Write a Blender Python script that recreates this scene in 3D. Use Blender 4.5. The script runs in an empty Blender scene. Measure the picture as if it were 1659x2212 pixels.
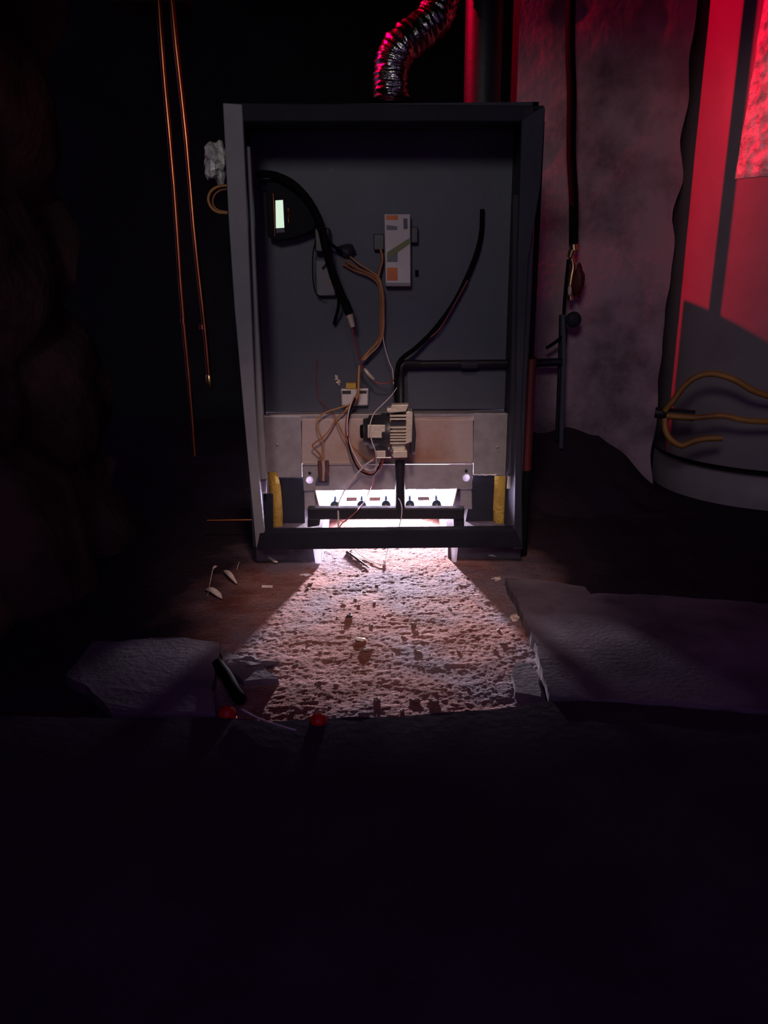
import bpy, math, random
from mathutils import Vector, Matrix, noise
random.seed(7)
scene = bpy.context.scene
C = scene.collection

# ---------------------------------------------------------------- camera
FPX = 1661.0
PITCH = math.radians(17.0); ROLL = math.radians(0.6)
CAM = Vector((0.0, -1.75, 0.68))
fw = Vector((0, math.cos(PITCH), -math.sin(PITCH)))
rt0 = Vector((1, 0, 0)); up0 = rt0.cross(fw)
rt = math.cos(ROLL) * rt0 - math.sin(ROLL) * up0
up = rt.cross(fw)
cam_data = bpy.data.cameras.new('camera')
cam_data.sensor_fit = 'HORIZONTAL'; cam_data.sensor_width = 36.0
cam_data.lens = 36.0 * FPX / 1659.0
cam_data.clip_start = 0.01
cam = bpy.data.objects.new('camera', cam_data); C.objects.link(cam)
M3 = Matrix((rt, up, -fw)).transposed()
cam.matrix_world = Matrix.Translation(CAM) @ M3.to_4x4()
scene.camera = cam

# ---------------------------------------------------------------- world, exposure
world = bpy.data.worlds.new('world'); scene.world = world
world.use_nodes = True
bg = world.node_tree.nodes['Background']
bg.inputs[0].default_value = (0.46, 0.21, 0.78, 1); bg.inputs[1].default_value = 0.25
vs = scene.view_settings
vs.view_transform = 'Standard'; vs.look = 'None'; vs.gamma = 1.0; vs.use_curve_mapping = False
vs.exposure = 0.0
scene.display_settings.display_device = 'sRGB'

def aim(o, target):
    d = Vector(target) - o.location
    o.rotation_euler = d.to_track_quat('-Z', 'Y').to_euler()
def area_light(name, loc, target, size, power, color, spread=math.pi, size_y=None):
    d = bpy.data.lights.new(name, 'AREA'); d.energy = power; d.color = color; d.size = size; d.spread = spread
    if size_y: d.shape = 'RECTANGLE'; d.size_y = size_y
    o = bpy.data.objects.new(name, d); C.objects.link(o); o.location = loc; aim(o, target); return o
def spot_light(name, loc, target, angle, power, color, radius, blend=0.3):
    d = bpy.data.lights.new(name, 'SPOT'); d.energy = power; d.color = color
    d.spot_size = math.radians(angle); d.spot_blend = blend; d.shadow_soft_size = radius
    o = bpy.data.objects.new(name, d); C.objects.link(o); o.location = loc; aim(o, target); return o
# dim lamp in the room behind the photographer, a little left and above
spot_light('room_lamp', (-0.32, -2.55, 1.50), (0.20, 0.2, 0.73), 47, 37, (1.0, 0.93, 0.88), 0.2, 0.8)
# weak warm fill added on the camera side to brighten the furnace foot
spot_light('warm_fill', (0.06, -1.35, 1.32), (0.0, -0.02, 0.06), 37, 50, (1.0, 0.68, 0.60), 0.08, 0.9)
# red reflector lamp in the recess behind the furnace, left
spot_light('red_reflector_lamp', (-0.96, 0.73, 1.905), (1.05, 0.50, 1.05), 43, 210, (1.0, 0.0, 0.035), 0.012, 0.3)
# unseen fill added behind the burner tray, throwing the light fan onto the dirt
spot_light('dirt_fan_fill', (0.01, 0.66, 0.108), (0.01, -0.35, 0.0), 60, 215.0, (0.95, 0.84, 1.0), 0.022, 0.5)

# ---------------------------------------------------------------- helpers
def ray(px, py):
    return fw * FPX + rt * (px - 829.5) - up * (py - 1106.0)
def U(px, py, Y):
    d = ray(px, py); return CAM + d * ((Y - CAM.y) / d.y)
def G(px, py, Z=0.0):
    d = ray(px, py); return CAM + d * ((Z - CAM.z) / d.z)

def nd(nt, t, **kw):
    n = nt.nodes.new(t)
    for k, v in kw.items():
        if hasattr(n, k): setattr(n, k, v)
    return n
def mat(name, col, rough=0.6, metal=0.0, col2=None, nscale=8.0, bump=0.0, bscale=60.0, thr=(0.4, 0.65),
        spec=0.5, stretch=(1, 1, 1), coat=0.0, trans=0.0):
    m = bpy.data.materials.new(name); m.use_nodes = True
    nt = m.node_tree; b = nt.nodes['Principled BSDF']
    b.inputs['Roughness'].default_value = rough; b.inputs['Metallic'].default_value = metal
    b.inputs['Specular IOR Level'].default_value = spec; b.inputs['Coat Weight'].default_value = coat
    tc = nd(nt, 'ShaderNodeTexCoord'); mp = nd(nt, 'ShaderNodeMapping')
    mp.inputs['Scale'].default_value = stretch
    nt.links.new(tc.outputs['Object'], mp.inputs[0])
    c2 = col2 or tuple(c * 0.72 for c in col)
    no = nd(nt, 'ShaderNodeTexNoise'); no.inputs['Scale'].default_value = nscale
    no.inputs['Detail'].default_value = 8; no.inputs['Roughness'].default_value = 0.62
    nt.links.new(mp.outputs[0], no.inputs['Vector'])
    rp = nd(nt, 'ShaderNodeValToRGB')
    rp.color_ramp.elements[0].position = thr[0]; rp.color_ramp.elements[1].position = thr[1]
    rp.color_ramp.elements[0].color = (*col, 1); rp.color_ramp.elements[1].color = (*c2, 1)
    nt.links.new(no.outputs['Fac'], rp.inputs[0])
    nt.links.new(rp.outputs[0], b.inputs['Base Color'])
    if bump:
        n2 = nd(nt, 'ShaderNodeTexNoise'); n2.inputs['Scale'].default_value = bscale
        n2.inputs['Detail'].default_value = 6; nt.links.new(mp.outputs[0], n2.inputs['Vector'])
        bp = nd(nt, 'ShaderNodeBump'); bp.inputs['Strength'].default_value = bump
        bp.inputs['Distance'].default_value = 0.01
        nt.links.new(n2.outputs['Fac'], bp.inputs['Height']); nt.links.new(bp.outputs[0], b.inputs['Normal'])
    if trans:
        out = nt.nodes['Material Output']; tl = nd(nt, 'ShaderNodeBsdfTranslucent')
        tl.inputs[0].default_value = (*col, 1)
        mx = nd(nt, 'ShaderNodeMixShader'); mx.inputs[0].default_value = trans
        nt.links.new(b.outputs[0], mx.inputs[1]); nt.links.new(tl.outputs[0], mx.inputs[2])
        nt.links.new(mx.outputs[0], out.inputs[0])
    return m
def emis(name, col, s):
    m = bpy.data.materials.new(name); m.use_nodes = True; nt = m.node_tree
    b = nt.nodes['Principled BSDF']; b.inputs['Base Color'].default_value = (*col, 1)
    b.inputs['Emission Color'].default_value = (*col, 1); b.inputs['Emission Strength'].default_value = s
    return m

M = dict(
    dirt=mat('dirt', (0.37, 0.19, 0.165), 0.95, 0, (0.22, 0.08, 0.055), 11, 0.9, 220, (0.42, 0.62), spec=0.12, stretch=(0.7, 1.3, 1)),
    earth=mat('shade_dark_earth', (0.034, 0.021, 0.032), 0.95, 0, (0.022, 0.014, 0.021), 6, 0.5, 60, spec=0.1),  # earth darkened in colour to stand in for missing light
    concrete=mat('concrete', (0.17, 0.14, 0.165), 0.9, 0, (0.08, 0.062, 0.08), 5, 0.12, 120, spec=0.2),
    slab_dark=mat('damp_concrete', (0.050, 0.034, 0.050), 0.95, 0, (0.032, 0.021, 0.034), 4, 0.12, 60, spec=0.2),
    wall=mat('wall_concrete', (0.40, 0.27, 0.31), 0.9, 0, (0.13, 0.085, 0.10), 4.5, 0.12, 50, (0.45, 0.68)),
    rock=mat('field_stone', (0.15, 0.10, 0.07), 0.93, 0, (0.04, 0.025, 0.022), 3.2, 0.9, 26, (0.35, 0.62), spec=0.15),
    black=mat('matt_black', (0.012, 0.012, 0.014), 0.85, 0, spec=0.15),
    wood=mat('old_joist_wood', (0.08, 0.05, 0.03), 0.9, 0, (0.035, 0.02, 0.013), 6, 0.5, 40, stretch=(0.3, 4, 4), spec=0.15),
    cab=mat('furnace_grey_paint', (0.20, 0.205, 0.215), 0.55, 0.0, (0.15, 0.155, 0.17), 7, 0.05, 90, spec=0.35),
    cabdk=mat('furnace_dark_shaded', (0.028, 0.029, 0.042), 0.55, 0.0, (0.02, 0.021, 0.032), 6, 0.06, 80, spec=0.15),
    bar=mat('front_rail_darkened', (0.014, 0.015, 0.024), 0.6, 0, (0.010, 0.010, 0.017), 7, 0.08, 100, spec=0.1),
    panel=mat('furnace_inner_slate_paint', (0.080, 0.088, 0.116), 0.5, 0.0, (0.068, 0.070, 0.092), 5, 0.04, 60, spec=0.3),
    galv=mat('galvanised_sheet', (0.42, 0.40, 0.40), 0.42, 0.45, (0.33, 0.30, 0.30), 22, 0.06, 150),
    rust=mat('rust_tinged_sheet', (0.48, 0.39, 0.35), 0.5, 0.3, (0.36, 0.18, 0.11), 3.5, 0.1, 90),
    white=mat('white_enamel_tray', (0.80, 0.78, 0.80), 0.45, 0.0, (0.65, 0.58, 0.58), 16),
    steel=mat('dull_steel', (0.45, 0.45, 0.47), 0.35, 0.9),
    iron=mat('black_iron', (0.012, 0.012, 0.016), 0.5, 0.0, spec=0.3, bump=0.1),
    burner=mat('blued_steel_burner', (0.06, 0.10, 0.14), 0.35, 0.6),
    cast=mat('cast_aluminium', (0.62, 0.57, 0.46), 0.48, 0.35, (0.50, 0.43, 0.33), 14, 0.15, 120),
    blackpl=mat('black_plastic', (0.022, 0.022, 0.028), 0.42, 0),
    rubber=mat('black_rubber', (0.005, 0.005, 0.0065), 0.8, 0, spec=0.06),
    copper=mat('copper', (0.75, 0.26, 0.10), 0.30, 1.0, (0.50, 0.15, 0.06), 14),
    brass=mat('brass', (0.90, 0.66, 0.26), 0.3, 1.0),
    foil=mat('foil', (0.42, 0.42, 0.40), 0.24, 1.0, (0.25, 0.25, 0.24), 10, 1.0, 22),
    foilb=mat('bright_crumpled_foil', (0.95, 0.95, 0.88), 0.4, 0.1, (0.45, 0.45, 0.42), 30, 1.0, 40),
    tank=mat('off_white_tank_enamel', (0.29, 0.25, 0.27), 0.5, 0, (0.24, 0.20, 0.22), 5, 0.05, 30, spec=0.35),
    yellow=mat('yellow_fibre_insulation', (0.78, 0.55, 0.12), 0.95, 0, (0.45, 0.26, 0.05), 9, 0.8, 120, trans=0.35),
    hose=mat('orange_yellow_sheath', (0.42, 0.20, 0.04), 0.55, 0, (0.20, 0.075, 0.02), 7),
    wbrown=mat('brown_wire', (0.36, 0.13, 0.045), 0.45, 0, (0.26, 0.085, 0.03), 15),
    wtan=mat('tan_wire', (0.42, 0.21, 0.075), 0.45, 0, (0.32, 0.15, 0.05), 15),
    wred=mat('dark_red_wire', (0.30, 0.045, 0.04), 0.4, 0, (0.2, 0.03, 0.03), 15),
    burnt=mat('burnt_sheath', (0.13, 0.045, 0.045), 0.7, 0, (0.07, 0.025, 0.03), 30),
    wwhite=mat('white_wire', (0.62, 0.56, 0.55), 0.4, 0, (0.48, 0.4, 0.4), 20),
    paper=mat('paper_label', (0.62, 0.58, 0.56), 0.65, 0, (0.50, 0.45, 0.43), 6),
    porange=mat('orange_print', (0.72, 0.19, 0.06), 0.65), pgrey=mat('grey_print', (0.15, 0.15, 0.17), 0.65),
    pgreen=mat('dull_green_print', (0.16, 0.19, 0.07), 0.65), pdark=mat('black_print', (0.03, 0.03, 0.035), 0.65),
    ytag=mat('yellow_tag', (0.60, 0.36, 0.05), 0.6),
    redpl=mat('red_plastic', (0.75, 0.015, 0.012), 0.3, 0, (0.6, 0.01, 0.01), 5, trans=0.25),
    dullred=mat('dull_red', (0.085, 0.006, 0.008), 0.6),
    bone=mat('pale_debris', (0.70, 0.60, 0.50), 0.7, 0, (0.42, 0.30, 0.24), 20, 0.3, 90),
    pebble=mat('pebble_stone', (0.22, 0.13, 0.10), 0.85, 0, (0.08, 0.05, 0.045), 12, 0.5, 90),
    foot=mat('translucent_white_foot', (0.92, 0.90, 0.95), 0.4, 0, (0.85, 0.82, 0.9), 5, trans=0.75),
    bark=mat('dark_bark', (0.04, 0.022, 0.016), 0.8, 0, bump=0.5),
    flame=emis('burner_flame', (0.76, 0.68, 1.0), 420.0),
    glow=emis('lit_indicator_window', (0.62, 0.80, 0.62), 0.95),
)

# shade painted into the dirt colour away from the furnace, with a ragged border
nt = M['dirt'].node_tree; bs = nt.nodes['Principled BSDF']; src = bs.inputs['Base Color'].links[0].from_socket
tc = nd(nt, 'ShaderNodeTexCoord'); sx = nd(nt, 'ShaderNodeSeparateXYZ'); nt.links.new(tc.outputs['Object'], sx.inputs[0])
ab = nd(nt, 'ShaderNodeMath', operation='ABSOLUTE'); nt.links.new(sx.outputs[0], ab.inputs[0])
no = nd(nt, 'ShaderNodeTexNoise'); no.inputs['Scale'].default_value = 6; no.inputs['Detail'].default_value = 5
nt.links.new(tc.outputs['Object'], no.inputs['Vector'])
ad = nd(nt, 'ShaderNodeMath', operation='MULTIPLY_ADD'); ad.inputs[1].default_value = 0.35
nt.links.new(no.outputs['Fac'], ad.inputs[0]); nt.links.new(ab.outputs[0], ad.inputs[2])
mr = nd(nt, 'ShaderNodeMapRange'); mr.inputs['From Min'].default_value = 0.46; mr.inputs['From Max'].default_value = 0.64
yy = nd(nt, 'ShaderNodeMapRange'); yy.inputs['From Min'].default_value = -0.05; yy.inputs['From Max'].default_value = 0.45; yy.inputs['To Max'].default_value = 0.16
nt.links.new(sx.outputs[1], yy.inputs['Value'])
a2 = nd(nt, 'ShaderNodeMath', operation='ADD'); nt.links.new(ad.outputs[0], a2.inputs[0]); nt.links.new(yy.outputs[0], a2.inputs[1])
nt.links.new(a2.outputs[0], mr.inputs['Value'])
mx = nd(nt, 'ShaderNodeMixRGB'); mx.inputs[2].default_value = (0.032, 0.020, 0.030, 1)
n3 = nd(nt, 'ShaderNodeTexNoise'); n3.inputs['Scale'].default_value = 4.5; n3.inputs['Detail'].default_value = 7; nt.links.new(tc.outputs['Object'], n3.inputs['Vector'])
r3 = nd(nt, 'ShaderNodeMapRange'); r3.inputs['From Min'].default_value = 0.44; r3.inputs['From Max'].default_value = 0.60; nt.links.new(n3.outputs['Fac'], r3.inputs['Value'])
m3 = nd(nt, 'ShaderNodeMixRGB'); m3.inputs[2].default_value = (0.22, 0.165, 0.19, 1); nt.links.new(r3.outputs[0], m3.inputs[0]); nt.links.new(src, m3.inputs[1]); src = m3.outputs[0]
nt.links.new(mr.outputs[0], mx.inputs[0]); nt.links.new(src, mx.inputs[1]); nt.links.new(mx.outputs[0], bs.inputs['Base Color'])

class MB:
    def __init__(s): s.v = []; s.f = []; s.mi = []; s.sm = []
    def add(s, vs, fs, mi=0, sm=False):
        n = len(s.v); s.v += [tuple(v) for v in vs]
        for f in fs: s.f.append(tuple(i + n for i in f)); s.mi.append(mi); s.sm.append(sm)
        return s
    def box(s, a, b, mi=0):
        x0, y0, z0 = a; x1, y1, z1 = b
        return s.add([(x0, y0, z0), (x1, y0, z0), (x1, y1, z0), (x0, y1, z0), (x0, y0, z1), (x1, y0, z1), (x1, y1, z1), (x0, y1, z1)],
                     [(0, 3, 2, 1), (4, 5, 6, 7), (0, 1, 5, 4), (1, 2, 6, 5), (2, 3, 7, 6), (3, 0, 4, 7)], mi)
    def plate(s, pts, thick, mi=0):
        """polygon (counter-clockwise seen from the front) extruded along +Y"""
        n = len(pts); v = [Vector(p) for p in pts]; w = [p + Vector((0, thick, 0)) for p in v]
        fs = [tuple(range(n)), tuple(range(2 * n - 1, n - 1, -1))]
        fs += [(i, i + n, (i + 1) % n + n, (i + 1) % n) for i in range(n)]
        return s.add(v + w, fs, mi)
    def rect(s, x0, y0, x1, y1, Y, t, mi=0):
        a, b = U(x0, y1, Y), U(x1, y0, Y)
        return s.box((a.x, Y, a.z), (b.x, Y + t, b.z), mi)
    def quad(s, pp, Y, t, mi=0):   # pixel corners, ccw
        return s.plate([U(x, y, Y) for x, y in pp], t, mi)
    def tube(s, pts, r, n=8, mi=0, cap=True, close=False):
        pts = [Vector(p) for p in pts]; m = len(pts); rs = r if isinstance(r, (list, tuple)) else [r] * m
        t0 = (pts[1] - pts[0]).normalized()
        nrm = t0.orthogonal().normalized(); vs = []
        for i, p in enumerate(pts):
            t = (pts[min(i + 1, m - 1)] - pts[max(i - 1, 0)]).normalized()
            nrm = (nrm - t * nrm.dot(t)).normalized(); bn = t.cross(nrm)
            for k in range(n):
                a = 2 * math.pi * k / n
                vs.append(p + (nrm * math.cos(a) + bn * math.sin(a)) * rs[i])
        fs = [(i * n + k, i * n + (k + 1) % n, (i + 1) * n + (k + 1) % n, (i + 1) * n + k) for i in range(m - 1) for k in range(n)]
        s.add(vs, fs, mi, True)
        if cap:
            s.add(vs[:n], [tuple(range(n - 1, -1, -1))], mi); s.add(vs[-n:], [tuple(range(n))], mi)
        return s
    def lathe(s, o, axis, prof, n=24, mi=0, smooth=True):
        o = Vector(o); ax = Vector(axis).normalized(); a = ax.orthogonal().normalized(); b = ax.cross(a); vs = []
        for h, r in prof:
            for k in range(n):
                q = 2 * math.pi * k / n; vs.append(o + ax * h + (a * math.cos(q) + b * math.sin(q)) * max(r, 1e-5))
        m = len(prof)
        fs = [(i * n + k, i * n + (k + 1) % n, (i + 1) * n + (k + 1) % n, (i + 1) * n + k) for i in range(m - 1) for k in range(n)]
        s.add(vs, fs, mi, smooth)
        s.add(vs[:n], [tuple(range(n - 1, -1, -1))], mi); s.add(vs[-n:], [tuple(range(n))], mi)
        return s
    def blob(s, c, rad, seed=0, rough=0.25, nu=10, nv=7, mi=0, smooth=False):
        c = Vector(c); vs = []
        off = Vector((seed * 3.1, seed * 1.7, seed * 0.9))
        for j in range(nv + 1):
            th = math.pi * j / nv
            for i in range(nu):
                ph = 2 * math.pi * i / nu
                d = Vector((math.sin(th) * math.cos(ph), math.sin(th) * math.sin(ph), math.cos(th)))
                k = 1 + rough * noise.noise(d * 1.7 + off) * 2
                vs.append(c + Vector((d.x * rad[0], d.y * rad[1], d.z * rad[2])) * k)
        fs = [(j * nu + i, (j + 1) * nu + i, (j + 1) * nu + (i + 1) % nu, j * nu + (i + 1) % nu) for j in range(nv) for i in range(nu)]
        return s.add(vs, fs, mi, smooth)
    def build(s, name, mats, parent=None, bevel=0.0, loc=None):
        me = bpy.data.meshes.new(name)
        vs = s.v
        if loc is not None: L = Vector(loc); vs = [tuple(Vector(v) - L) for v in vs]
        me.from_pydata(vs, [], s.f)
        for m in (mats if isinstance(mats, (list, tuple)) else [mats]): me.materials.append(M[m] if isinstance(m, str) else m)
        me.polygons.foreach_set('material_index', s.mi); me.polygons.foreach_set('use_smooth', s.sm)
        me.validate(); me.update()
        o = bpy.data.objects.new(name, me); C.objects.link(o)
        if loc is not None: o.location = loc
        if parent is not None:
            o.parent = parent
            if loc is None and parent.type == 'EMPTY': o.matrix_parent_inverse = Matrix.Translation(parent.location).inverted()
        if bevel:
            b = o.modifiers.new('bevel', 'BEVEL'); b.width = bevel; b.segments = 2; b.limit_method = 'ANGLE'
        return o

def smooth(pts, k=6):
    P = [Vector(p) for p in pts]; P = [P[0] * 2 - P[1]] + P + [P[-1] * 2 - P[-2]]; out = []
    for i in range(1, len(P) - 2):
        for j in range(k):
            t = j / k
            out.append(0.5 * ((2 * P[i]) + (P[i + 1] - P[i - 1]) * t + (2 * P[i - 1] - 5 * P[i] + 4 * P[i + 1] - P[i + 2]) * t * t
                              + (3 * P[i] - P[i - 1] - 3 * P[i + 1] + P[i + 2]) * t ** 3))
    out.append(P[-2]); return out
def tag(o, label=None, cat=None, group=None, kind=None):
    if label: o['label'] = label
    if cat: o['category'] = cat
    if group: o['group'] = group
    if kind: o['kind'] = kind
    return o
def thing(name, label, cat, loc, group=None):
    o = bpy.data.objects.new(name, None); C.objects.link(o); o.location = loc; o.empty_display_size = 0.05
    return tag(o, label, cat, group)
def wire(name, pts, r, m, parent=None, k=6, n=6):
    P = [U(*p) if isinstance(p[0], (int, float)) and abs(p[0]) > 5 else Vector(p) for p in pts]
    return MB().tube(smooth(P, k), r, n).build(name, m, parent)

# ================================================================ THE SETTING
# dirt ground (height field), with raised concrete slabs as parts
def dirt_h(x, y):
    p = Vector((x, y, 0))
    h = 0.003 * noise.noise(p * 3.3)
    h += 0.0012 * noise.noise(Vector((x * 11, y * 17, 2)))
    h += 0.0016 * (0.5 - abs(noise.noise(Vector((x * 24, y * 42, 5)))))
    h += 0.0011 * noise.noise(Vector((x * 85, y * 110, 8)))
    h += 0.0012 * noise.noise(Vector((x * 210, y * 240, 11)))
    # flat clods: step the height a little, as crusted earth breaks in layers
    s = noise.noise(Vector((x * 7 + 3, y * 13, 9)))
    h += 0.0010 * max(-1, min(1, s * 9)) * 0.5
    return h - 0.004
def grid(x0, x1, y0, y1, st):
    nx = int((x1 - x0) / st); ny = int((y1 - y0) / st); v = []; f = []
    for j in range(ny + 1):
        for i in range(nx + 1):
            x = x0 + (x1 - x0) * i / nx; y = y0 + (y1 - y0) * j / ny; v.append((x, y, dirt_h(x, y)))
    for j in range(ny):
        for i in range(nx):
            a = j * (nx + 1) + i; f.append((a, a + 1, a + nx + 2, a + nx + 1))
    return v, f
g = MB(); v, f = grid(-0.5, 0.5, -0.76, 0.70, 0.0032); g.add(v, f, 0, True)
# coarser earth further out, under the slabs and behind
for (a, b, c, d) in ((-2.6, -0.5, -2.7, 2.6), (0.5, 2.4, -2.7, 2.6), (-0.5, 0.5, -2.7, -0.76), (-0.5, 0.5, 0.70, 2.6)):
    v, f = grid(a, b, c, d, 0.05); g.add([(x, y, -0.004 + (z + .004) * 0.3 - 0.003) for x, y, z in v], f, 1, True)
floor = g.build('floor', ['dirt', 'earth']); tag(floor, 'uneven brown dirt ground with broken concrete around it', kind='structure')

def slab(pts, top, m, sd, jag=0.006, name='concrete_slab', label=None):
    """irregular flat slab with a ragged rim; pts on the ground, counter-clockwise"""
    ring = []
    n = len(pts)
    for i in range(n):
        a, b = Vector(pts[i]), Vector(pts[(i + 1) % n]); L = (b - a).length; k = max(1, int(L / 0.018))
        for j in range(k):
            p = a.lerp(b, j / k); q = p * 28
            ring.append(p + Vector((noise.noise(q + Vector((sd, 0, 0))), noise.noise(q + Vector((0, sd, 4))), 0)) * jag * 2)
    m_ = MB(); N = len(ring)
    tp = [Vector((p.x, p.y, top + 0.0015 * noise.noise(p * 20))) for p in ring]
    cen = sum(ring, Vector()) / N
    r2 = [Vector((p.x, p.y, -0.03)) + (p - cen).normalized() * 0.006 for p in ring]
    m_.add(tp + r2, [tuple(range(N))] + [(i + N, (i + 1) % N + N, (i + 1) % N, i) for i in range(N)])
    o = m_.build(name, m, floor)
    if label: o['label'] = label
    return o
def gp(*pp): return [Vector((G(x, y).x, G(x, y).y, 0)) for x, y in pp]
front = gp((-260, 1560), (60, 1562), (330, 1566), (470, 1563), (560, 1572), (640, 1570), (700, 1565), (860, 1562), (1000, 1552), (1100, 1543), (1175, 1530), (1300, 1528), (1659, 1560), (1950, 1600))
front = [Vector((-2.5, -2.6, 0)), Vector((2.3, -2.6, 0))] + front[::-1]
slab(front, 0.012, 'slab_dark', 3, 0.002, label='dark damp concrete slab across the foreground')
slab(gp((250, 1552), (466, 1556), (462, 1500), (468, 1440), (478, 1402), (400, 1390), (330, 1392), (200, 1400), (150, 1470)), 0.013, 'concrete', 9, 0.004,
     label='grey broken slab left of the dirt')
slab(gp((1185, 1520), (1700, 1552), (1800, 1330), (1420, 1300), (1275, 1296), (1262, 1282), (1180, 1268), (1092, 1262), (1104, 1290), (1120, 1318), (1128, 1340), (1150, 1392),
        (1168, 1450), (1178, 1490)), 0.016, 'concrete', 21, 0.004, label='grey broken slab right of the dirt')
slab(gp((1112, 1500), (1170, 1512), (1164, 1470), (1150, 1440), (1108, 1436)), 0.006, 'concrete', 33, 0.004, label='small sunken slab piece')
slab(gp((600, 1478), (560, 1440), (476, 1408), (478, 1440), (520, 1478)), 0.009, 'concrete', 41, 0.005, label='small tilted slab piece')

# concrete pier right behind the furnace, with chipped edges
def wall_mesh(x0, x1, z0, z1, Y, depth, amp, st, m, name, label, ragged=0.0):
    nx = int((x1 - x0) / st); nz = int((z1 - z0) / st); v = []; f = []
    for j in range(nz + 1):
        for i in range(nx + 1):
            x = x0 + (x1 - x0) * i / nx; z = z0 + (z1 - z0) * j / nz
            e = ragged * noise.noise(Vector((1.3, z * 9, 4))) * (1 if i == nx else 0)
            h = amp * (noise.noise(Vector((x * 4, z * 4, 1))) + 0.5 * noise.noise(Vector((x * 11, z * 11, 3))))
            pit = noise.noise(Vector((x * 7 + 9, z * 9, 7)));  h -= amp * 1.6 * max(0, pit - 0.42) * -3
            v.append((x + e, Y + h, z))
    for j in range(nz):
        for i in range(nx):
            a = j * (nx + 1) + i; f.append((a, a + 1, a + nx + 2, a + nx + 1))
    w = MB(); w.add(v, f, 0, True)
    # returns and back; left return coloured black in place of shade
    L = [v[j * (nx + 1)] for j in range(nz + 1)]; R = [v[j * (nx + 1) + nx] for j in range(nz + 1)]
    for side, fl in ((L, 0), (R, 1)):
        q = side + [(p[0], Y + depth, p[2]) for p in side]; k = len(side)
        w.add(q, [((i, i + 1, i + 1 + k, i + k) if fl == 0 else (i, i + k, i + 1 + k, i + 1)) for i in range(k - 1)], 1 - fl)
    w.add([(x0, Y + depth, z0), (x1, Y + depth, z0), (x1, Y + depth, z1), (x0, Y + depth, z1)], [(0, 3, 2, 1)])
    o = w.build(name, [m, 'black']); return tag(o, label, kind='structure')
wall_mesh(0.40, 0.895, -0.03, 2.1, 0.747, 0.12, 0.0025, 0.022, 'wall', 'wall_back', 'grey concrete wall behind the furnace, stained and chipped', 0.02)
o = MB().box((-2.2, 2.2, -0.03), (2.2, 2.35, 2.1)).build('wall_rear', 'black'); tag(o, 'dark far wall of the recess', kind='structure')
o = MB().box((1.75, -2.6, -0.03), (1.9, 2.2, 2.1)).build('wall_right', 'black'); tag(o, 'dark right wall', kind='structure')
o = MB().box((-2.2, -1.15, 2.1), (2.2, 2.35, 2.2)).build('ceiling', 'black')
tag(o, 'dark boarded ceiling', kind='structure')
# ceiling joists (parts of the ceiling)
for y in (-0.62, 0.06, 1.3):
    zb = 1.362 if y < 0 else 1.78
    MB().box((-2.1, y - 0.045, zb), (1.74, y + 0.045, 2.1)).build('joist', 'wood', o)

# rough stone wall on the left
def stone_wall():
    st = 0.03; ys = [(-2.4 + st * i) for i in range(int(2.85 / st) + 1)]; zs = [(-0.04 + st * i) for i in range(int(2.16 / st) + 1)]
    v = []; f = []
    for z in zs:
        for y in ys:
            p = Vector((0, y * 2.4, z * 3.0))
            d, _ = noise.voronoi(p + Vector((0.3, 0, 0)))
            e = max(0.0, min(1.0, (d[1] - d[0]) * 2.6))
            h = 0.11 * math.sqrt(e) + 0.06 * noise.noise(Vector((1, y * 1.1, z * 1.4))) + 0.02 * noise.noise(Vector((4, y * 7, z * 7)))
            base = -0.93 + 0.18 * max(0, (0.75 - z)) ** 1.0 + 0.03 * y
            v.append((base + h, y, z))
    n = len(ys)
    for j in range(len(zs) - 1):
        for i in range(n - 1):
            a = j * n + i; f.append((a, a + 1, a + n + 1, a + n))
    w = MB(); w.add(v, f, 0, True)
    k = len(zs); E = [v[j * n + n - 1] for j in range(k)]; q = E + [(-2.2, p[1], p[2]) for p in E]
    w.add(q, [(i, i + 1, i + 1 + k, i + k) for i in range(k - 1)])
    o = w.build('wall_left', 'rock'); tag(o, 'rough dark rubble stone wall on the left', kind='structure')
stone_wall()

# ================================================================ FURNACE
XL, XR, ZB, ZT, DEP = -0.318, 0.328, 0.056, 1.022, 0.73
fur = thing('furnace', 'old open-fronted dark grey steel gas furnace with its burner tray glowing white', 'furnace', (0.01, 0.0, 0.0))
fur_panels = []
MB().box((XL, 0.012, ZB), (XL + 0.012, DEP, ZT)).build('side_panel', 'cabdk', fur)
MB().box((XR - 0.012, 0.012, ZB), (XR, DEP, ZT)).build('side_panel', 'cabdk', fur)
MB().box((XL, 0.012, ZT - 0.012), (XR, DEP, ZT)).build('top_panel', 'cabdk', fur)
MB().box((XL + 0.012, DEP - 0.012, 0.40), (XR - 0.012, DEP, ZT - 0.012)).build('rear_panel', 'cabdk', fur)
# front frame: left post, right post, head rail, bottom rail
b = MB(); b.quad([(550, 1187), (560, 1187), (549, 700), (528, 235), (481, 218), (508, 700), (535, 1000)], 0.0, 0.014)
MB().quad([(553, 1186), (571, 1150), (560, 1030), (549, 830), (535, 480), (523, 225), (481, 222), (494, 480), (506, 660), (527, 900)], -0.004, 0.016).build('front_post', 'cab', fur, 0.002)['label'] = 'left front post, its grey lightened for the light it faces'  # left post coloured lighter for the light falling on it
MB().quad([(1110, 1186), (1129, 1186), (1126, 900), (1142, 560), (1168, 400), (1178, 232), (1128, 232), (1118, 560), (1113, 1000)], -0.002, 0.016).build('front_post', 'cabdk', fur, 0.002)  # right post coloured darker in place of shade
MB().quad([(522, 262), (1130, 262), (1178, 228), (481, 222)], -0.002, 0.014).build('head_rail', 'bar', fur, 0.002)  # shade along the top put into the rail colour
b = MB(); b.quad([(553, 1188), (1129, 1182), (1114, 1146), (560, 1150)], -0.004, 0.012)
a_, c_ = U(560, 1149, 0.0), U(1114, 1147, 0.0)
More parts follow.
